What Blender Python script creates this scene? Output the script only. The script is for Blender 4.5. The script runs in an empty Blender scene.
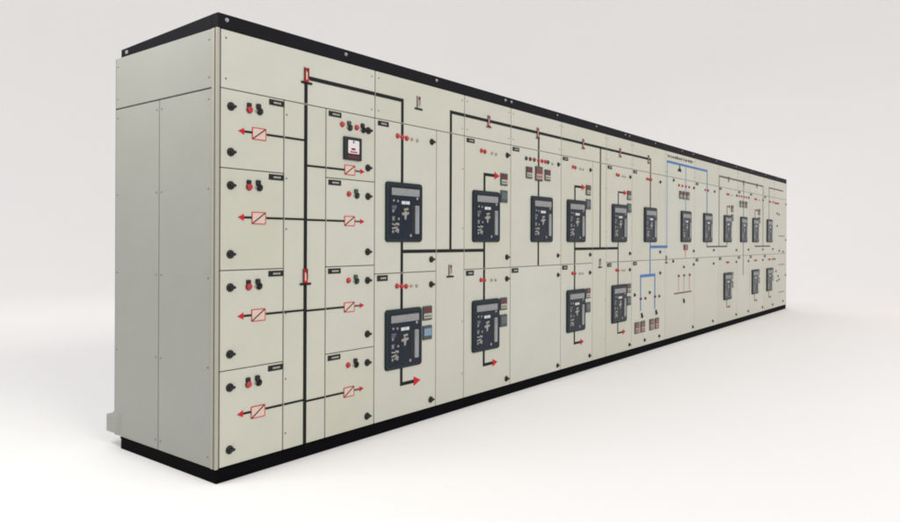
import bpy, bmesh, math, random
from mathutils import Vector, Matrix
random.seed(7)
R = math.radians
scene = bpy.context.scene
col = scene.collection

# ------------------------------------------------------------------ dimensions (metres)
L, D = 11.533, 1.003            # length and depth of the line-up
ZP, ZS, ZB, ZT = .068, 1.937, 2.228, 2.30   # plinth top, cover seam, channel bottom, channel top
ZM = .985                       # seam between upper and lower breaker compartments

# ------------------------------------------------------------------ materials
def mat(name, rgb, rough=.5, metal=0., var=0., vscale=3., bump=0., bscale=300., spec=.5, coat=0., batch=0., wave=0.):
    m = bpy.data.materials.new(name); m.use_nodes = True
    nt = m.node_tree; b = nt.nodes['Principled BSDF']
    b.inputs['Base Color'].default_value = (*rgb, 1)
    b.inputs['Roughness'].default_value = rough
    b.inputs['Metallic'].default_value = metal
    b.inputs['Specular IOR Level'].default_value = spec
    b.inputs['Coat Weight'].default_value = coat
    if var or bump:
        tc = nt.nodes.new('ShaderNodeTexCoord')
    if var:
        n = nt.nodes.new('ShaderNodeTexNoise'); n.inputs['Scale'].default_value = vscale
        n.inputs['Detail'].default_value = 6; n.inputs['Roughness'].default_value = .6
        nt.links.new(tc.outputs['Object'], n.inputs['Vector'])
        r = nt.nodes.new('ShaderNodeValToRGB')
        r.color_ramp.elements[0].position = .3; r.color_ramp.elements[1].position = .7
        r.color_ramp.elements[0].color = (*[c * (1 - var) for c in rgb], 1)
        r.color_ramp.elements[1].color = (*[min(1, c * (1 + var)) for c in rgb], 1)
        nt.links.new(n.outputs['Fac'], r.inputs['Fac'])
        src = r.outputs['Color']
        if batch:                       # each sheet left the paint shop a shade apart
            oi = nt.nodes.new('ShaderNodeObjectInfo'); mr = nt.nodes.new('ShaderNodeMapRange')
            mr.inputs['To Min'].default_value = 1 - batch; mr.inputs['To Max'].default_value = 1 + batch
            nt.links.new(oi.outputs['Random'], mr.inputs['Value'])
            hs = nt.nodes.new('ShaderNodeHueSaturation'); nt.links.new(src, hs.inputs['Color']); nt.links.new(mr.outputs['Result'], hs.inputs['Value'])
            mr2 = nt.nodes.new('ShaderNodeMapRange'); mr2.inputs['To Min'].default_value = 1.12; mr2.inputs['To Max'].default_value = .84
            nt.links.new(oi.outputs['Random'], mr2.inputs['Value']); nt.links.new(mr2.outputs['Result'], hs.inputs['Saturation'])
            src = hs.outputs['Color']
        nt.links.new(src, b.inputs['Base Color'])
        rr = nt.nodes.new('ShaderNodeMapRange')
        rr.inputs['To Min'].default_value = rough - .06; rr.inputs['To Max'].default_value = rough + .06
        nt.links.new(n.outputs['Fac'], rr.inputs['Value'])
        nt.links.new(rr.outputs['Result'], b.inputs['Roughness'])
    if bump:
        n2 = nt.nodes.new('ShaderNodeTexNoise'); n2.inputs['Scale'].default_value = bscale
        n2.inputs['Detail'].default_value = 3
        nt.links.new(tc.outputs['Object'], n2.inputs['Vector'])
        bp = nt.nodes.new('ShaderNodeBump'); bp.inputs['Strength'].default_value = bump
        bp.inputs['Distance'].default_value = .002
        nt.links.new(n2.outputs['Fac'], bp.inputs['Height'])
        if wave:                        # slight waviness of the rolled sheet
            n3 = nt.nodes.new('ShaderNodeTexNoise'); n3.inputs['Scale'].default_value = 3.5; n3.inputs['Detail'].default_value = 1
            nt.links.new(tc.outputs['Object'], n3.inputs['Vector'])
            b3 = nt.nodes.new('ShaderNodeBump'); b3.inputs['Strength'].default_value = wave; b3.inputs['Distance'].default_value = .02
            nt.links.new(n3.outputs['Fac'], b3.inputs['Height']); nt.links.new(bp.outputs['Normal'], b3.inputs['Normal'])
            bp = b3
        nt.links.new(bp.outputs['Normal'], b.inputs['Normal'])
    return m

PAINT = mat('pebble_grey_paint', (.492, .488, .412), .36, var=.035, vscale=2.2, bump=.08, bscale=180, batch=.025, wave=.40)
PAINTW = mat('blank_door_paint', (.505, .50, .44), .34, var=.035, vscale=2.2, bump=.08, bscale=180, wave=.40)
SCREWM = mat('dull_screw', (.13, .13, .12), .45, metal=.3)
SIDEP = mat('side_sheet_shaded_paint', (.318, .324, .288), .42, var=.04, vscale=1.6, bump=.08, bscale=180, wave=.30)  # darker than the doors: shade of the end face put into the colour
CREAM = mat('cream_post_paint', (.36, .345, .28), .45, var=.02, bump=.05)
SEAMD = mat('seam_shade', (.17, .175, .15), .7, var=.1)  # shade in the door gaps put into the carcass colour
SHELL = mat('shadow_gap_dark', (.10, .105, .10), .5, var=.03)  # shadow gap at the rear edge put into the panel colour
BLACK = mat('black_enamel', (.009, .009, .012), .6, var=.15, vscale=6, bump=.06, spec=.08)
PLINTHM = mat('plinth_black', (.0035, .0035, .0045), .7, var=.2, vscale=5, bump=.1, spec=.03)
BOLT = mat('zinc_bolt', (.34, .345, .35), .4, metal=.6)
LINE = mat('mimic_black', (.011, .012, .012), .6, spec=.15)
LINEG = mat('mimic_dark_grey', (.06, .06, .055), .5)
BLUE = mat('mimic_blue', (.022, .125, .36), .45)
BLUEP = mat('mimic_pale_blue', (.19, .29, .46), .5)
RED = mat('mimic_red', (.50, .010, .018), .55, spec=.2)
PINK = mat('symbol_field', (.58, .46, .385), .5)
PALERED = mat('mimic_pale_red', (.50, .25, .22), .5)
LAMPR = mat('red_lens', (.42, .008, .014), .22, coat=.4)
LAMPD = mat('dark_red_lens', (.12, .008, .010), .25, coat=.4)
LAMPG = mat('green_lens', (.012, .05, .028), .25, coat=.4)
LAMPY = mat('amber_lens', (.40, .35, .24), .3)
LAMPW = mat('clear_lens', (.36, .365, .32), .3)
KNOB = mat('black_knob', (.008, .009, .009), .4, spec=.35)
BEZ = mat('breaker_bezel', (.015, .024, .028), .5, var=.12, vscale=25, bump=.05, bscale=600, spec=.18)
FASC = mat('breaker_fascia', (.006, .011, .022), .25, spec=.22, var=.08, vscale=9)
LGREY = mat('light_grey_print_glint', (.23, .232, .235), .5, var=.35, vscale=140)
WHITE = mat('white_print', (.54, .56, .57), .5)
TAUPE = mat('breaker_icon', (.27, .26, .235), .5)
LEVER = mat('handle_grey', (.24, .255, .265), .4, var=.05)
DARKS = mat('slot_black', (.004, .004, .005), .5)
INST = mat('instrument_case', (.045, .055, .055), .4)
ANACASE = mat('meter_case', (.016, .020, .020), .45, spec=.25)
LEDW = mat('led_window_red', (.085, .008, .014), .2)
LCDW = mat('lcd_window_blue', (.16, .25, .36), .25)
LCDG = mat('lcd_window_grey', (.075, .095, .10), .3)
INSTB = mat('instrument_keys', (.42, .40, .32), .45)
DIAL = mat('dial_white', (.66, .60, .60), .4)
TAGB = mat('tag_black', (.010, .010, .010), .5, spec=.25)
TAGT = mat('tag_engraving', (.40, .40, .37), .6)

# ------------------------------------------------------------------ mesh builder (local coordinates; front is -y)
class MB:
    def __init__(s): s.bm = bmesh.new(); s.mats = []
    def mi(s, m):
        if m not in s.mats: s.mats.append(m)
        return s.mats.index(m)
    def _end(s, faces, m, smooth=False):
        i = s.mi(m)
        for f in faces: f.material_index = i; f.smooth = smooth
    def box(s, x0, x1, y0, y1, z0, z1, m, bev=0.):
        n0 = len(s.bm.faces)
        vs = [s.bm.verts.new((x, y, z)) for x in (x0, x1) for y in (y0, y1) for z in (z0, z1)]
        q = [(0, 1, 3, 2), (4, 6, 7, 5), (0, 4, 5, 1), (2, 3, 7, 6), (0, 2, 6, 4), (1, 5, 7, 3)]
        fs = [s.bm.faces.new([vs[k] for k in f]) for f in q]
        s._end(fs, m)
        if bev:
            es = list({e for f in fs for e in f.edges})
            bmesh.ops.bevel(s.bm, geom=es, offset=bev, segments=2, affect='EDGES', profile=.6)
            s.bm.faces.ensure_lookup_table()
            s._end([f for f in s.bm.faces[n0:]], m)
        return s
    def loops(s, rings, m, smooth=False):
        """bridge successive rings of points, cap both ends"""
        V = [[s.bm.verts.new(p) for p in r] for r in rings]
        fs = []
        for a, b in zip(V, V[1:]):
            n = len(a)
            for k in range(n):
                fs.append(s.bm.faces.new((a[k], a[(k + 1) % n], b[(k + 1) % n], b[k])))
        s._end(fs, m, smooth)
        caps = [s.bm.faces.new(V[0][::-1]), s.bm.faces.new(V[-1])]
        s._end(caps, m)
        return s
    def lathe(s, cx, cz, prof, m, n=20, smooth=True):
        """profile of (radius, y) from the door outwards, axis along y"""
        rings = [[(cx + r * math.cos(2 * math.pi * k / n), y, cz + r * math.sin(2 * math.pi * k / n)) for k in range(n)] for r, y in prof]
        return s.loops(rings, m, smooth)
    def poly(s, pts, y0, y1, m):
        """prism of an outline in x,z from y0 (back) to y1 (front)"""
        return s.loops([[(x, y0, z) for x, z in pts], [(x, y1, z) for x, z in pts]], m)
    def rrect(s, x0, x1, z0, z1, r, y0, y1, m, edge=0., n=5):
        def ring(ins, y):
            out = []
            for cx, cz, a0 in ((x1 - r, z1 - r, 0), (x0 + r, z1 - r, 90), (x0 + r, z0 + r, 180), (x1 - r, z0 + r, 270)):
                for k in range(n + 1):
                    a = R(a0 + 90 * k / n); rr = max(r - ins, .0005)
                    out.append((cx + rr * math.cos(a), y, cz + rr * math.sin(a)))
            return out
        rings = [ring(0, y0), ring(0, y1 + edge)]
        if edge: rings += [ring(edge * .35, y1 + edge * .35), ring(edge, y1)]
        return s.loops(rings, m)
    def mesh(s, name):
        bmesh.ops.recalc_face_normals(s.bm, faces=s.bm.faces)
        me = bpy.data.meshes.new(name); s.bm.to_mesh(me); s.bm.free()
        for m in s.mats: me.materials.append(m)
        return me

WORLD = {}
def put(name, me, at, parent, label=None):
    o = bpy.data.objects.new(name, me); col.objects.link(o)
    base = WORLD.get(parent.name, Vector((0, 0, 0))) if parent else Vector((0, 0, 0))
    o.parent = parent; o.location = Vector(at) - base
    WORLD[o.name] = Vector(at)
    if label: o['label'] = label
    return o

# ------------------------------------------------------------------ the switchboard
board = bpy.data.objects.new('switchboard', None); col.objects.link(board)
board.location = (L / 2, D / 2, 0); WORLD[board.name] = Vector(board.location)
board.empty_display_size = .3
board['label'] = 'long pale grey electrical switchboard with black plinth, dark breakers and black mimic lines'
board['category'] = 'switchboard'

# carcass, behind every door; its front edge shows only as the dark seams
b = MB(); b.box(.004, L - .002, .021, D - .004, ZP + .001, ZB - .001, SEAMD)
put('enclosure', b.mesh('enclosure'), (0, 0, 0), board)
b = MB(); b.box(-.0055, L - .004, D - .0035, D, ZP + .004, ZB - .003, SHELL)
put('rear_panel', b.mesh('rear_panel'), (0, 0, 0), board)
b = MB(); b.box(.05, L - .05, .055, D - .002, ZB - .001, ZB + .006, SIDEP)
put('roof_panel', b.mesh('roof_panel'), (0, 0, 0), board)
# plinth: channel with a lip, set back from the rear edge
b = MB()
b.box(-.001, L - .012, .0, .05, 0, ZP - .010, PLINTHM, .003)
b.box(-.004, L - .010, -.005, .045, ZP - .010, ZP, PLINTHM, .002)
b.box(-.001, .05, .05, D - .066, 0, ZP - .010, PLINTHM, .003)
b.box(-.004, .046, .045, D - .064, ZP - .010, ZP, PLINTHM, .002)
b.box(L - .06, L - .012, .05, D - .066, 0, ZP, PLINTHM, .003)
b.box(.05, L - .06, D - .11, D - .066, 0, ZP, PLINTHM, .003)
put('plinth', b.mesh('plinth'), (0, 0, 0), board)
# lifting channel round the top; the end piece tapers to the rear
b = MB(); b.box(-.003, L, -.003, .05, ZB, ZT, BLACK, .003)
ch = put('top_channel', b.mesh('top_channel'), (0, 0, 0), board)
for x in (.046, .842, 1.674, 2.509, 2.593, 3.312, 4.05, 4.70, 4.80, 5.485, 6.31, 6.70, 7.6, 8.5, 9.3, 10.1, 10.9):
    k = 1 if x < 2.6 else .75; m = MB(); m.lathe(0, 0, [(.011 * k, 0), (.011 * k, -.002), (.008 * k, -.004), (.008 * k, -.007 * k), (.006 * k, -.009 * k)], BOLT, 8, False)
    put('bolt', m.mesh('bolt'), (x, -.003, 2.272), ch)
b = MB()
b.loops([[(-.003, .051, ZB), (.047, .051, ZB), (.047, .051, ZT - .002), (-.003, .051, ZT - .002)],
         [(-.003, .945, ZB), (.047, .945, ZB), (.047, .945, ZB + .042), (-.003, .945, ZB + .042)]], BLACK)
e = put('top_channel', b.mesh('end_channel'), (0, 0, 0), board)
m = MB(); m.box(-.010, 0, -.010, .012, -.009, .010, BOLT, .003)
put('bolt', m.mesh('bolt'), (-.003, .872, 2.245), e)
b = MB(); b.box(L - .05, L - .002, .051, .945, ZB, ZT - .002, BLACK, .003)
put('top_channel', b.mesh('far_end_channel'), (0, 0, 0), board)

# corner post: folded steel with two beads
b = MB()
b.box(-.008, .0095, -.002, .010, ZP + .002, ZB - .001, CREAM, .003)
b.box(-.004, .0005, .0102, .0195, ZP + .002, ZB - .001, SHELL)
b.box(-.0085, .0035, .0200, .042, ZP + .002, ZB - .001, CREAM, .003)
put('corner_post', b.mesh('corner_post'), (0, 0, 0), board)
b = MB(); b.box(L - .012, L + .002, -.001, .012, ZP + .002, ZB - .001, CREAM, .002)
put('corner_post', b.mesh('far_corner_post'), (0, 0, 0), board)

# side sheets
def side(y0, y1, z0, z1):
    b = MB(); b.box(-.006, .0035, 0, y1 - y0, 0, z1 - z0, SIDEP, .0025)
    o = put('side_panel', b.mesh('side_panel'), (0, y0, z0), board)
    return o
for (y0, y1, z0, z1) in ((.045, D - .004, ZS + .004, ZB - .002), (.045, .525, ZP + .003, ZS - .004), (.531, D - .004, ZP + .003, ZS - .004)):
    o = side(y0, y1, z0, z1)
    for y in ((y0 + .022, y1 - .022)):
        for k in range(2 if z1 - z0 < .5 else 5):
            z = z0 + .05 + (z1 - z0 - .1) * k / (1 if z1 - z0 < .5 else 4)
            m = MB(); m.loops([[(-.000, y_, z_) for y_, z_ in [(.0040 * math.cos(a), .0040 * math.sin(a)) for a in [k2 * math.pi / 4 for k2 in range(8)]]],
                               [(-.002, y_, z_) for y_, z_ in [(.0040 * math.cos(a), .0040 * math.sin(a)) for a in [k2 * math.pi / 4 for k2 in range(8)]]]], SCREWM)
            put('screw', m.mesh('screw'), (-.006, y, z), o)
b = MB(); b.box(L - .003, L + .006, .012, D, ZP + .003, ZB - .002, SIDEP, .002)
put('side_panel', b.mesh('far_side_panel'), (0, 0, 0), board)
# little steel lug at the foot of the rear edge
b = MB()
b.box(-.012, .05, D + .001, 1.088, .078, .178, SIDEP, .006)
b.loops([[(-.006, .945, .085), (-.006, .945, .20), (-.006, 1.0, .215), (-.006, 1.0, .078)],
         [(-.020, .962, .10), (-.020, .962, .175), (-.020, 1.0, .19), (-.020, 1.0, .088)]], SIDEP)
put('fixing_lug', b.mesh('fixing_lug'), (0, 0, 0), board)

# ------------------------------------------------------------------ small fittings (one mesh of each kind)
def latch_mesh():
    b = MB()
    b.lathe(0, 0, [(.0215, 0), (.0215, -.004), (.0195, -.006), (.018, -.009), (.014, -.011)], KNOB, 20)
    b.poly([(-.012, -.006), (.018, -.0075), (.0250, 0), (.018, .0075), (-.012, .006)], -.009, -.018, KNOB)
    return b.mesh('latch')
def small_latch_mesh():
    b = MB()
    b.lathe(0, 0, [(.019, 0), (.019, -.004), (.017, -.006), (.013, -.009)], KNOB, 18)
    b.poly([(-.012, -.005), (.016, -.005), (.016, .005), (-.012, .005)], -.008, -.014, KNOB)
    return b.mesh('latch')
def lamp_mesh(m, r=.0155):
    b = MB()
    b.lathe(0, 0, [(r * 1.08, 0), (r * 1.08, -.004), (r * .95, -.005)], KNOB if m in (LAMPG,) else m, 18)
    b.lathe(0, 0, [(r * .9, -.005), (r * .88, -.010), (r * .65, -.014), (r * .3, -.016)], m, 18)
    return b.mesh('lamp')
def button_mesh():
    b = MB()
    b.rrect(-.014, .012, .008, .031, .005, 0, -.009, KNOB, .003)
    b.lathe(.001, -.004, [(.0185, 0), (.0185, -.005), (.0165, -.007)], LAMPD, 20)
    b.lathe(.001, -.004, [(.0155, -.007), (.0155, -.012), (.012, -.014)], LAMPR, 20)
    return b.mesh('button')
def selector_mesh(body=KNOB):
    b = MB()
    b.rrect(-.016, .010, .004, .030, .006, 0, -.012, body, .003)
    b.lathe(.006, -.008, [(.0185, 0), (.0185, -.007), (.0165, -.009)], KNOB, 20)
    b.poly([(-.008, -.015), (.000, -.019), (.018, .000), (.011, .004)], -.009, -.017, body)
    b.poly([(-.021, -.010), (-.015, -.016), (-.010, -.006), (-.014, .0)], 0, -.006, LGREY)  # metal glint put in as a light grey piece
    return b.mesh('selector')
def plate_mesh(w, h):
    b = MB(); b.box(0, w, -.003, 0, -h, 0, TAGB, .0008)
    x = w * .30
    while x < w * .80:
        d = random.uniform(.004, .010)
        b.box(x, x + d, -.0036, -.0031, -h * .66, -h * .36, TAGT); x += d + .003
    return b.mesh('name_plate')
def meter_mesh(w=.092, h=.094, win=LEDW, low=INSTB):
    """digital instrument: window above, keys below"""
    b = MB()
    b.rrect(-w / 2, w / 2, -h / 2, h / 2, .004, 0, -.010, INST, .003)
    b.box(-w * .42, w * .42, -.0115, -.0098, h * .04, h * .40, win)
    b.box(-w * .42, w * .42, -.0113, -.0098, -h * .36, -h * .02, low)
    for k in range(3):
        b.box(-w * .33 + k * w * .24, -w * .33 + k * w * .24 + w * .13, -.0128, -.0112, -h * .28, -h * .14, INST)
    return b.mesh('panel_meter')
def lcd_mesh(w=.092, h=.094, win=LCDW):
    b = MB()
    b.rrect(-w / 2, w / 2, -h / 2, h / 2, .004, 0, -.010, INST, .003)
    b.box(-w * .40, w * .40, -.0115, -.0098, -h * .22, h * .30, win)
    b.box(-w * .40, w * .40, -.0113, -.0098, -h * .40, -h * .27, INST)
    return b.mesh('panel_meter')
def analog_mesh():
    w, h = .142, .134; b = MB()
    b.rrect(-w / 2, w / 2, -h / 2, h / 2, .005, 0, -.014, ANACASE, .004)
    b.rrect(-w * .30, w * .32, -h * .22, h * .36, .006, -.013, -.0155, DIAL)
    b.box(-.018, .014, -.0165, -.0154, -.008, .002, TAGB)
    b.poly([(-.030, -.016), (.032, -.016), (.028, -.024), (-.026, -.024)], -.0154, -.0165, RED)
    b.poly([(-.006, .032), (.006, .032), (.004, .046), (-.004, .046)], -.0154, -.0163, INST)
    b.box(-.044, .044, -.0150, -.0139, -.058, -.042, LEDW)
    return b.mesh('analog_meter')

M_LATCH = latch_mesh(); M_LATCHS = small_latch_mesh(); M_BTN = button_mesh(); M_SEL = selector_mesh(); M_SELG = selector_mesh(LAMPG)
M_RED = lamp_mesh(LAMPR); M_DRED = lamp_mesh(LAMPD); M_GRN = lamp_mesh(LAMPG)
M_AMB = lamp_mesh(LAMPY, .010); M_CLR = lamp_mesh(LAMPW, .010); M_BLK = lamp_mesh(KNOB)
M_METER = meter_mesh(); M_LCDB = lcd_mesh(); M_LCD = lcd_mesh(win=LCDG); M_ANALOG = analog_mesh()
M_METERP = meter_mesh(.112, .12, LAMPD, PALERED)
M_PLATE = [plate_mesh(.096, .030) for _ in range(4)]
M_PLATEL = [plate_mesh(.094, .036) for _ in range(4)]

def screw_at(parent, x, z):
    m = MB(); m.lathe(0, 0, [(.0050, 0), (.0050, -.0015), (.0035, -.0025)], SCREWM, 8, False)
    put('screw', m.mesh('screw'), (x, 0, z), parent)

# ------------------------------------------------------------------ doors and covers
G = .0035
def sheet(name, x0, x1, z0, z1, g=G, mt=PAINT):
    b = MB(); b.box(g, x1 - x0 - g, 0, .018, .0021, z1 - z0 - .0021, mt, .0034)
    return put(name, b.mesh(name), (x0, 0, z0), board)
def latch(d, x, z): return put('latch', M_LATCH if x < 2.6 else M_LATCHS, (x, 0, z), d)
def lamp(d, me, x, z, n='indicator_lamp'): return put(n, me, (x, 0, z), d)
def plate(d, x, z, low=False): return put('name_plate', random.choice(M_PLATEL if low else M_PLATE), (x, 0, z), d)

# column boundaries of the cubicles
XC = [.014, 1.089, 1.995, 2.595, 3.390, 4.278, 4.880, 5.803, 6.765, 7.712, 8.590, 9.205, 10.020, 10.650, L - .014]
for i, (x0, x1) in enumerate(zip(XC, XC[1:])):
    c = sheet('busbar_cover', x0, x1, ZS, ZB - .001, G if i < 5 else .003)
    for x in (x0 + .030, x1 - .030):
        for z in (1.985, 2.185): screw_at(c, x, z)

# feeder columns: four compartments either side of the vertical busbar chamber
ROWS = [(.072, .545), (.545, 1.040), (1.040, 1.546), (1.546, ZS)]
for k, (z0, z1) in enumerate(ROWS):
    top = z1 - .008
    d = sheet('compartment_door', .014, .401, z0, z1)
    plate(d, .303, top - .002)
    latch(d, .073, z1 - .085); latch(d, .073, z0 + .08)
    put('push_button', M_BTN, (.180, 0, z1 - .082), d); put('selector_switch', M_SEL, (.238, 0, z1 - .078), d)
    d = sheet('compartment_door', .696, 1.089, z0, z1)
    plate(d, .714, top - .002)
    if k == 3:
        lamp(d, M_RED, .817, 1.862); put('selector_switch', M_SELG, (.872, 0, 1.858), d)
        lamp(d, M_RED, .933, 1.858); put('selector_switch', M_SEL, (.982, 0, 1.858), d)
        latch(d, 1.030, 1.852); latch(d, 1.028, 1.627)
        put('panel_meter', M_ANALOG, (.896, 0, 1.728), d)
    else:
        latch(d, 1.029, z1 - .090); latch(d, 1.029, z0 + (.06 if k == 0 else .082))
        lamp(d, M_RED, .872, z1 - .084); put('selector_switch', M_SELG if k else M_SEL, (.931, 0, z1 - .082), d)
c = sheet('busbar_cover', .401, .696, .072, ZS)
for z in (.16, .45, .80, 1.25, 1.52, 1.86): screw_at(c, .418, z)

# breaker cubicles ------------------------------------------------
def breaker_meshes():
    W, H = .345, .378
    b = MB()
    b.rrect(0, W, 0, H, .022, 0, -0.0154, BEZ, .008)
    b.rrect(.022, W - .020, .018, H - .022, .012, -0.0149, -0.0171, FASC, .002)
    body = b.mesh('circuit_breaker')
    b = MB(); b.box(.042, .306, -0.0193, -0.0168, H - .084, H - .038, LGREY, .001)
    for k in range(16):
        x = .050 + k * .0158
        b.box(x, x + random.uniform(.005, .012), -0.0196, -0.0193, H - .072 + random.uniform(0, .008), H - .054 + random.uniform(0, .006), TAUPE if k % 3 else LEVER)
    b.box(.276, .294, -0.0190, -0.0169, H - .104, H - .088, TAUPE)
    strip = b.mesh('rating_strip')
    b = MB()
    b.box(.134, .170, -0.0190, -0.0169, H - .138, H - .118, WHITE); b.box(.174, .210, -0.0190, -0.0169, H - .138, H - .118, WHITE)
    tag = b.mesh('position_indicator')
    b = MB()
    b.poly([(.155, H - .165), (.196, H - .160), (.196, H - .174), (.155, H - .178)], -0.0169, -0.0198, TAUPE)
    b.poly([(.136, H - .192), (.156, H - .190), (.160, H - .182), (.176, H - .180), (.180, H - .188), (.202, H - .186), (.202, H - .198), (.180, H - .206), (.176, H - .232), (.162, H - .236), (.158, H - .208), (.136, H - .206)], -0.0169, -0.0209, TAUPE)
    trig = b.mesh('push_button')
    b = MB(); b.box(.233, .260, -0.0179, -0.0168, .058, .238, DARKS, .0006)
    slot = b.mesh('handle_slot')
    b = MB(); b.rrect(.262, .300, .052, .236, .007, -0.0168, -0.0253, LEVER, .004); b.box(.267, .295, -0.0267, -0.0250, .19, .225, LGREY, .001)
    lever = b.mesh('charging_handle')
    b = MB(); b.box(.036, .122, -0.0174, -0.0168, .052, H - .108, FASC)
    for (x, z) in ((.055, H - .186), (.055, H - .230), (.106, H - .232), (.060, H - .118), (.098, H - .120)):
        b.lathe(x, z, [(.008, -0.0169), (.008, -0.0198), (.006, -0.0209)], TAUPE if z < H - .15 else LEVER, 10)
    for pts in ([(.046, .118), (.080, .112), (.080, .104), (.046, .109)], [(.046, .090), (.100, .100), (.100, .090), (.046, .080)],
                [(.080, .122), (.112, .118), (.112, .104), (.080, .110)], [(.072, .068), (.094, .098), (.102, .094), (.082, .062)],
                [(.094, .086), (.112, .082), (.104, .056), (.092, .060)], [(.048, .072), (.062, .074), (.062, .058), (.048, .056)]):
        b.poly(pts, -0.0169, -0.0184, TAUPE)
    for k in range(9):
        z = .135 + k * .011
        if z < .16 or z > .2: b.box(.046, .046 + random.uniform(.02, .06), -0.0178, -0.0172, z, z + .0035, LEVER)
    keys = b.mesh('key_pad')
    b = MB(); b.lathe(.222, .042, [(.010, -0.0169), (.010, -0.0193), (.007, -0.0204)], LEVER, 12)
    lock = b.mesh('lock')
    return body, [('lock', lock), ('rating_strip', strip), ('position_indicator', tag), ('push_button', trig), ('handle_slot', slot), ('charging_handle', lever), ('key_pad', keys)]
BRK, BSUB = breaker_meshes()
first_breaker = None
def breaker(x, z):
    """the first is built, the rest are copies of it and of each of its parts"""
    global first_breaker
    if first_breaker is None:
        first_breaker = put('circuit_breaker', BRK, (x, -.0005, z), board)
        for n, me in BSUB: put(n, me, (x, -.0005, z), first_breaker)
        return first_breaker
    c = first_breaker.copy(); col.objects.link(c); c.parent = board
    c.location = Vector((x, -.0005, z)) - WORLD[board.name]; WORLD[c.name] = Vector((x, -.0005, z))
    for ch_ in list(first_breaker.children):
        q = ch_.copy(); col.objects.link(q); q.parent = c
    return c

ZU, ZL = 1.181, .379           # feet of upper and lower breakers
def trio(d, x, z, n=3):
    for k in range(n): lamp(d, M_RED, x - .043 + .043 * k, z + .002 - .003 * k)
    lamp(d, M_AMB, x + .092, z - .004); lamp(d, M_CLR, x + .146, z - .006)
def breaker_cubicle(x0, xd, x1, bx, upper_meters, lower, lxoff=0., nred=3):
    """x0..xd doors, xd..x1 busbar cover"""
    d = sheet('compartment_door', x0, xd, ZM, ZS)
    plate(d, x0 + .024, 1.926); trio(d, bx + .155, 1.850, nred)
    latch(d, xd - .053, 1.852); latch(d, xd - .053, 1.065)
    breaker(bx, ZU)
    if upper_meters:
        put('panel_meter', M_METER, (bx + .407, 0, 1.661), d); put('panel_meter', M_LCD, (bx + .407, 0, 1.531), d)
    e = sheet('compartment_door', x0, xd, .072, ZM)
    plate(e, x0 + .022, .976, True)
    latch(e, xd - .054, .898); latch(e, xd - .054, .126)
    if lower:
        trio(e, bx + .155, .901, nred); breaker(bx + lxoff, ZL)
        put('panel_meter', M_METER, (bx + .407, 0, .709), e); put('panel_meter', M_LCDB if bx < 1.5 else M_LCD, (bx + .407, 0, .580), e)
    if x1 > xd + .01:
        c = sheet('busbar_cover', xd, x1, .072, ZS, .0022)
        for z in (.25, .62, 1.28, 1.7): screw_at(c, x1 - .02, z)
    return d, e
breaker_cubicle(1.089, 1.682, 1.995, 1.179, False, True)
breaker_cubicle(1.995, 2.595, 2.595, 2.087, True, True, nred=2)
# incomer with three instruments and a blank lower door
d = sheet('compartment_door', 2.595, 3.390, ZM, ZS)
plate(d, 2.617, 1.926); latch(d, 3.338, 1.851); latch(d, 3.336, 1.066)
for x, me in ((2.816, M_GRN), (2.876, M_DRED), (2.938, M_DRED), (3.005, M_RED), (3.062, M_RED), (3.115, M_RED), (3.160, M_GRN)): lamp(d, me, x, 1.854)
lamp(d, M_CLR, 3.232, 1.846)
put('panel_meter', M_METER, (2.858, 0, 1.743), d); put('panel_meter', M_METERP, (3.010, 0, 1.745), d); put('panel_meter', M_METER, (3.150, 0, 1.743), d)
breaker(2.886, ZU)
e = sheet('compartment_door', 2.595, 3.390, .072, ZM, mt=PAINTW)
plate(e, 2.612, .976, True); latch(e, 3.340, .898); latch(e, 3.338, .118)
breaker_cubicle(3.390, 3.990, 4.278, 3.486, True, True, nred=2)
breaker_cubicle(4.278, 4.880, 4.880, 4.392, True, True, nred=2)
# bus-section cubicle with blue outgoing lines
d = sheet('compartment_door', 4.880, 5.803, ZM, ZS, .0028)
plate(d, 4.902, 1.929); lamp(d, M_RED, 5.262, 1.863); lamp(d, M_RED, 5.318, 1.862); lamp(d, M_RED, 5.374, 1.864)
latch(d, 5.640, 1.856); latch(d, 5.640, 1.071); breaker(5.180, ZU)
e = sheet('compartment_door', 4.880, 5.803, .072, ZM, .0028)
plate(e, 4.910, .976, True); latch(e, 5.645, .836)
for x, z in ((4.951, .630), (5.348, .634), (5.217, .131), (5.624, .131)): latch(e, x, z)
for x, z in ((5.135, .398), (5.530, .402)): put('selector_switch', M_SEL, (x, 0, z), e)
for x in (5.107, 5.495): lamp(e, M_DRED, x, .580); lamp(e, M_DRED, x + .122, .578)
for x in (5.010, 5.160, 5.400, 5.550): put('panel_meter', M_METERP, (x, 0, .281), e)
# cubicle with the blue busbar
d = sheet('compartment_door', 5.803, 6.765, ZM, ZS, .0026)
latch(d, 6.045, 1.905); latch(d, 6.735, 1.857); latch(d, 6.735, 1.072)
for x in (6.215, 6.330, 6.445, 6.560): lamp(d, M_RED, x, 1.856)
for x in (6.275, 6.395, 6.520): put('panel_meter', M_METER, (x, 0, 1.746), d)
breaker(6.277, ZU)
b = MB(); b.rrect(-.06, .06, -.033, .033, .004, 0, -.014, LAMPD, .003); put('relay', b.mesh('relay'), (6.445, 0, 1.120), d)
e = sheet('compartment_door', 5.803, 6.765, .072, ZM, .0026)
latch(e, 6.040, .960); latch(e, 6.735, .905); latch(e, 6.713, .130)
lamp(e, M_GRN, 6.390, .883)
for x in (6.220, 6.400, 6.590): lamp(e, M_DRED, x, .781)
put('selector_switch', M_SEL, (6.391, 0, .473), e)
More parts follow.
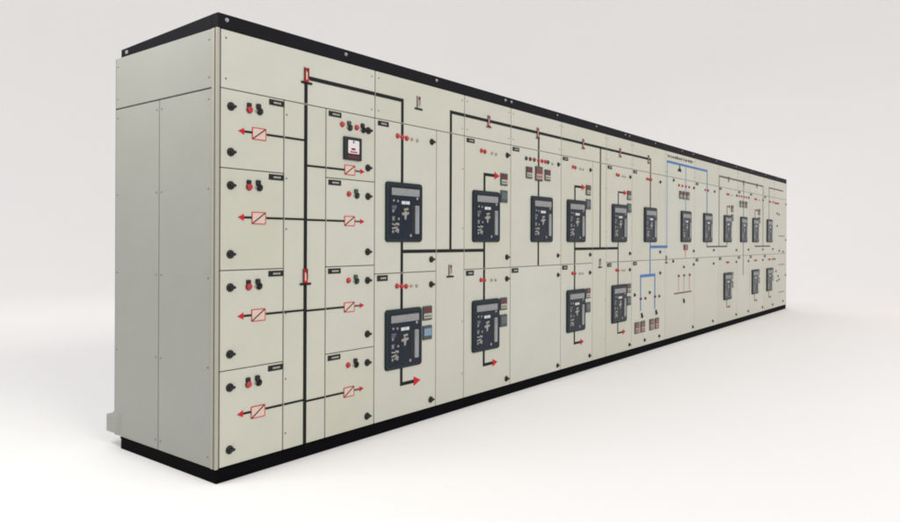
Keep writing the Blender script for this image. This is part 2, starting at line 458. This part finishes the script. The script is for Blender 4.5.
# the remaining cubicles towards the far end
d = sheet('compartment_door', 6.765, 7.712, ZM, ZS, .0024)
plate(d, 6.805, 1.928); latch(d, 7.535, 1.858); latch(d, 7.510, 1.076); lamp(d, M_RED, 7.155, 1.856); lamp(d, M_RED, 7.270, 1.856)
breaker(7.080, ZU)
e = sheet('compartment_door', 6.765, 7.712, .072, ZM, .0024)
plate(e, 6.815, .976, True); latch(e, 7.508, .898); latch(e, 7.482, .135)
def far_cubicle(x0, x1, bx, lbx, lowb, meters3=False, side_m=True):
    d = sheet('compartment_door', x0, x1, ZM, ZS, .0024)
    plate(d, x0 + .03, 1.927); latch(d, x1 - .055, 1.856); latch(d, x1 - .06, 1.068)
    if meters3:
        for k in range(4): lamp(d, M_RED, bx - .06 + .12 * k, 1.856)
        for k in range(3): put('panel_meter', M_METER, (bx + .02 + .145 * k, 0, 1.744), d)
    else:
        for k in range(2): lamp(d, M_RED, bx + .15 + .07 * k, 1.852)
        lamp(d, M_AMB, bx + .37, 1.848)
        if side_m: put('panel_meter', M_METER, (bx + .392, 0, 1.658), d); put('panel_meter', M_LCD, (bx + .392, 0, 1.531), d)
    breaker(bx, ZU)
    e = sheet('compartment_door', x0, x1, .072, ZM, .0024)
    plate(e, x0 + .03, .976, True); latch(e, x1 - .06, .898); latch(e, x1 - .06, .138)
    if lowb:
        breaker(lbx, ZL)
        for k in range(2): lamp(e, M_RED, bx + .15 + .07 * k, .900)
        put('panel_meter', M_METER, (lbx + .392, 0, .709), e); put('panel_meter', M_LCD, (lbx + .392, 0, .580), e)
    return d, e
far_cubicle(7.712, 8.590, 7.930, 7.935, True)
far_cubicle(8.590, 9.205, 8.712, 0, False, True)
far_cubicle(9.205, 10.020, 9.350, 9.330, True)
far_cubicle(10.020, 10.650, 10.190, 10.185, True, side_m=False)
d = sheet('compartment_door', 10.650, L - .014, ZM, ZS, .0024)
for x in (10.72, 10.80, 10.88, 10.96): lamp(d, M_RED, x, 1.846)
for x, z in ((10.872, 1.674), (10.874, 1.46), (11.49, 1.855), (11.49, 1.222), (11.02, 1.035), (11.30, 1.015)): latch(d, x, z)
lamp(d, M_DRED, 11.00, 1.66)
e = sheet('compartment_door', 10.650, L - .014, .072, ZM, .0024)
for x, z in ((10.72, .90), (10.95, .60), (11.02, .54), (11.49, .60), (11.30, .15)): latch(e, x, z)
for x, z in ((10.88, .52), (10.80, .69)): lamp(e, M_DRED, x, z)

# ------------------------------------------------------------------ mimic diagram: strips fixed on the sheets, cut at the seams
VCUT = [.401, .696] + XC[1:-1] + [1.682, 3.990]
HCUT = [ZS, ZM]
YF = -.0028
def cuts(a, c, at, gap):
    a, c = min(a, c), max(a, c); out = []
    for s_ in sorted(v for v in at if a + .02 < v < c - .02):
        out.append((a, s_ - gap)); a = s_ + gap
    out.append((a, c)); return out
def strip(segs, m, w=.022, name='mimic_line', cutv=True):
    """segs: ('v', x, z0, z1) or ('h', z, x0, x1)[, width]"""
    b = MB()
    for sg in segs:
        k, p, a, c = sg[:4]; h = (sg[4] if len(sg) > 4 else w) / 2
        if k == 'v':
            for u, v in cuts(a, c, HCUT if cutv else [], .005): b.box(p - h, p + h, YF, -.0002, u, v, m, .0006)
        else:
            for u, v in cuts(a, c, VCUT if p < ZS else XC[1:-1], .005): b.box(u, v, YF, -.0002, p - h, p + h, m, .0006)
    return put(name, b.mesh(name), (0, 0, 0), board)
T = .011
strip([('v', .548, .075, 2.052)], LINE, .022)
strip([('h', 2.083, .572, 1.346), ('v', 1.335, ZU + .378, 2.0715)], LINE, .022)
strip([('v', 1.335, ZL + .378, ZU), ('h', 1.121, 1.3465, 2.2285), ('v', 1.836, 1.1325, 2.0715), ('h', 2.083, 1.825, 5.371)], LINE, .022)
strip([('v', 1.335, .287, ZL), ('h', .276, 1.324, 1.455)], LINE, .022)
for z in (.316, .808, 1.305, 1.738): strip([('h', z, .288, .536)], LINE, .011); strip([('h', z, .150, .197)], LINE, .011)
for z in (.306, .803, 1.303, 1.601): strip([('h', z, .560, .836)], LINE, .011); strip([('h', z, .921, .965)], LINEG, .010)
def arrow(x, z, s=1, w=.055, h=.026, m=RED):
    b = MB(); b.poly([(0, h), (s * w, 0), (0, -h)], -.0002, -.0032, m)
    return put('feeder_arrow', b.mesh('feeder_arrow'), (x, 0, z), board)
for z in (.316, .808, 1.305, 1.738): arrow(.150, z, -1, .034, .017)
for z in (.306, .803, 1.303, 1.601): arrow(.966, z, 1, .034, .015)
def isolator(x, z, w=.086, h=.062):
    b = MB(); t = .0038
    b.box(-w / 2, w / 2, -.0022, -.0002, -h / 2, h / 2, PINK)
    b.box(-w / 2, w / 2, -.0034, -.0006, h / 2 - t, h / 2, RED); b.box(-w / 2, w / 2, -.0034, -.0006, -h / 2, -h / 2 + t, RED)
    b.box(-w / 2, -w / 2 + t, -.0034, -.0006, -h / 2 + t, h / 2 - t, RED); b.box(w / 2 - t, w / 2, -.0034, -.0006, -h / 2 + t, h / 2 - t, RED)
    b.poly([(-w / 2 + t, -h / 2 + t), (-w / 2 + t + .006, -h / 2 + t), (w / 2 - t, h / 2 - t - .003), (w / 2 - t, h / 2 - t), (w / 2 - t - .006, h / 2 - t), (-w / 2 + t, -h / 2 + t + .003)], -.0008, -.0042, LEDW)
    return put('isolator_symbol', b.mesh('isolator_symbol'), (x, 0, z), board)
for z in (.310, .806, 1.303, 1.735): isolator(.241, z)
for z in (.304, .800, 1.304, 1.602): isolator(.879, z, .083, .058)
def support(x, z, on=True, big=True):
    """small busbar support symbol: red link over a black foot"""
    b = MB(); k = 1.0 if big else .85; y = -.003 if on else -.0004
    b.box(-.015 * k, .015 * k, y - .002, y, .002, .078, RED if on and big else (PALERED if on else LAMPW))
    b.box(-.018 * k, -.011 * k, y - .004, y - .0001, .004, .079, LEDW if on else LINEG, .001)
    b.box(.010 * k, .016 * k, y - .004, y - .0001, .020, .079, LEDW if on else LINEG, .001)
    b.box(-.005 * k, .004 * k, y - .003, y - .0001, .014, .060, PINK if on and big else PALERED)
    b.box(.000, .014 * k, y - .005, y - .0002, .056, .074, LEDW)
    if big: b.box(-.038 * k, .038 * k, y - .004, y, -.010, .002, LINE, .001)
    else: b.poly([(-.036, -.012), (.036, -.012), (.013, .004), (-.013, .004)], y, y - .004, LEDW)
    return put('busbar_support_symbol', b.mesh('busbar_support_symbol'), (x, 0, z), board)
support(.551, 2.058); support(.548, .955)
support(1.492, 2.056, False); support(1.834, .946, False); support(4.146, .946, False); support(5.832, .950, False)
for x in (2.290, 2.992, 3.790, 4.582, 5.300): support(x, 2.045, True, False)
def feed(bx, up, down, w=.022, m=LINE, couple=None):
    x = bx + .153
    if up: strip([('v', x, ZU + .378, 1.671), ('h', 1.682, x - w / 2, x + .132)], m, w); arrow(x + .130, 1.682, 1, .068, .028)
    if down:
        strip([('v', x, ZL + .378, ZU)], m, w)
        strip([('v', x, .285, ZL), ('h', .274, x - w / 2, x + .115)], m, w); arrow(x + .116, .274, 1, .062, .028)
feed(2.087, True, True); arrow(1.456, .276, 1, .066, .030)
feed(3.486, True, True, .020); feed(4.392, True, True, .016)
strip([('v', 3.010, ZU + .378, 2.0715)], LINE, .020); strip([('v', 3.010, .99, ZU)], LINE, .020)
strip([('h', 1.121, 3.650, 4.535, .024), ('v', 4.145, 1.1335, 2.0715)], LINE, .020)
strip([('v', 5.360, ZU + .378, 2.0715)], LINE, .020)
strip([('v', 5.360, .834, ZU), ('h', 1.130, 5.3715, 5.862, .030), ('h', .821, 5.095, 5.507, .030), ('v', 5.107, .452, .8055), ('v', 5.495, .446, .8055)], BLUE, .020)
strip([('v', 5.848, 1.146, 2.092)], BLUEP, .016)
strip([('h', 2.107, 5.838, 7.246, .026), ('v', 7.235, ZU + .378, 2.0935)], BLUE, .020)
strip([('v', 6.450, ZU + .378, 2.0935)], BLUEP, .018)
strip([('v', 6.450, .995, 1.086)], RED, .010)
for x in (6.220, 6.400, 6.590): strip([('v', x, .600, .762)], PALERED, .014)
strip([('h', .577, 6.080, 6.660)], LEDW, .018)
b = MB(); b.box(-.009, .009, -.004, -.0002, -.035, 0, LINE); b.poly([(-.065, -.072), (.065, -.072), (.03, -.035), (-.03, -.035)], -.0002, -.004, LINE)
put('earth_symbol', b.mesh('earth_symbol'), (6.240, 0, 2.0935), board)
strip([('h', 1.124, 7.225, 8.093, .020), ('v', 7.235, 1.1345, ZU, .018), ('h', 2.080, 7.728, 9.975, .022), ('v', 7.735, 1.1345, 2.0685, .014), ('v', 8.085, 1.1345, ZU, .016),
       ('v', 8.880, ZU + .378, 2.0685, .016), ('v', 9.968, 1.130, 2.0685, .014), ('h', 1.119, 9.500, 10.42, .022)], LINEG)
strip([('v', 8.880, .694, ZU, .018)], LINEG)
for bx in (7.930, 9.350):
    strip([('v', bx + .153, ZU + .378, 1.671), ('h', 1.682, bx + .145, bx + .26)], LINEG, .018); arrow(bx + .26, 1.682, 1, .05, .024)
for bx in (7.935, 9.330, 10.185):
    strip([('v', bx + .153, .285, ZL), ('h', .276, bx + .145, bx + .26)], LINEG, .016); arrow(bx + .26, .276, 1, .05, .024)
strip([('h', 2.080, 10.330, 11.290, .020), ('v', 10.343, ZU + .378, 2.069, .014)], LINEG)
for z in (1.290, .795, .318): strip([('h', z, 10.98, 11.40)], LEDW, .014)
for x in (8.15, 8.88, 9.60): 
    b = MB(); b.box(-.012, .012, -.0075, -.0032, -.05, .02, LINEG); put('busbar_support_symbol', b.mesh('support_tick'), (x, 0, 2.080), board)
# line of small illegible lettering above the blue busbar
b = MB(); x = 5.860
while x < 6.66:
    wd = random.uniform(.025, .05); b.box(x, x + wd, -.0012, -.0002, 2.158, 2.158 + random.uniform(.022, .034), LINEG); x += wd + random.choice((.012, .014, .03))
put('lettering', b.mesh('lettering'), (0, 0, 0), board)

# ------------------------------------------------------------------ setting: seamless white studio sweep
def backdrop():
    bm = bmesh.new()
    cx, cy, r0, rc, top = 3.0, 1.0, 12.0, 10.0, 14.0
    prof = [(r0 * k / 12, 0) for k in range(1, 13)]
    prof += [(r0 + rc * math.sin(R(a)), rc - rc * math.cos(R(a))) for a in range(3, 91, 3)]
    prof += [(r0 + rc, top)]
    n = 128; c0 = bm.verts.new((cx, cy, 0)); prev = None
    for r, z in prof:
        ring = [bm.verts.new((cx + r * math.cos(2 * math.pi * k / n), cy + r * math.sin(2 * math.pi * k / n), z)) for k in range(n)]
        for k in range(n):
            if prev is None: bm.faces.new((c0, ring[k], ring[(k + 1) % n]))
            elif z == 0 or not 176 < 360 * k / n < 300: bm.faces.new((prev[k], ring[k], ring[(k + 1) % n], prev[(k + 1) % n]))
        prev = ring
    for f in bm.faces: f.smooth = True
    me = bpy.data.meshes.new('backdrop'); bm.to_mesh(me); bm.free()
    me.materials.append(mat('white_sweep', (.93, .915, .90), .9, spec=.05, var=.006, vscale=.35))
    o = bpy.data.objects.new('backdrop', me); col.objects.link(o)
    o['kind'] = 'structure'; o['label'] = 'seamless white studio floor and backdrop sweep'
backdrop()

# ------------------------------------------------------------------ light
w = bpy.data.worlds.new('World'); scene.world = w; w.use_nodes = True
bg = w.node_tree.nodes['Background']; bg.inputs['Color'].default_value = (.985, .98, 1, 1); bg.inputs['Strength'].default_value = .70
def area(name, loc, aim, sx, sy, power, rgb=(1, 1, 1)):
    l = bpy.data.lights.new(name, 'AREA'); l.shape = 'RECTANGLE'; l.size = sx; l.size_y = sy; l.energy = power; l.color = rgb
    o = bpy.data.objects.new(name, l); col.objects.link(o); o.location = loc
    o.rotation_euler = (Vector(aim) - Vector(loc)).to_track_quat('-Z', 'Y').to_euler()
    return o
area('key_light', (-1.0, -14.0, 9.0), (3.0, 0, .5), 6, 4, 740, (1, .985, .95))  # added lamp, set far back so the floor is lit evenly
area('front_fill', (5.0, -14.0, 9.0), (5.0, 0, .5), 8, 4, 400, (1, .985, .95))  # added lamp, placed off-centre to leave the far end dimmer
area('backdrop_fill', (1.0, 9.0, 9.0), (2.0, 11.0, 0), 8, 5, 185, (1, .985, .96))  # added lamp to brighten the backdrop behind the near end
area('far_backdrop_fill', (16.0, 3.0, 8.0), (16.0, 2.5, 0), 6, 5, 62, (1, .985, .96))  # added lamp to lighten the floor shadow past the far end
area('end_fill', (-1.35, .5, 3.4), (0, .5, 1.5), 1.7, .4, 42, (1, 1, .97))  # added lamp that brightens the end sheets towards the top
area('warm_fill', (12.6, -2.2, 4.6), (11.6, 0, 1.2), 1.5, 1.0, 20, (1, .62, .42))  # added lamp to tint the far end warm

# ------------------------------------------------------------------ camera
cam = bpy.data.cameras.new('Camera'); co = bpy.data.objects.new('Camera', cam); col.objects.link(co)
yaw, roll = .9043, .0042
fw = Vector((math.sin(yaw), math.cos(yaw), 0)); rt = Vector((math.cos(yaw), -math.sin(yaw), 0)); up = Vector((0, 0, 1))
r2 = rt * math.cos(roll) + up * math.sin(roll); u2 = up * math.cos(roll) - rt * math.sin(roll)
mw = Matrix((r2, u2, -fw)).transposed().to_4x4(); mw.translation = Vector((-1.9733, -2.9934, 1.1944))
co.matrix_world = mw
cam.sensor_fit = 'HORIZONTAL'; cam.sensor_width = 36; cam.lens = 698.775 / 900 * 36
cam.shift_y = -(261 - 240.147) / 900
cam.clip_start = .05; cam.clip_end = 200
scene.camera = co
scene.view_settings.view_transform = 'Standard'; scene.view_settings.look = 'None'
scene.view_settings.exposure = 0; scene.view_settings.gamma = 1
scene.cycles.filter_width = 1.9
scene.cycles.use_denoising = True
scene.cycles.max_bounces = 8
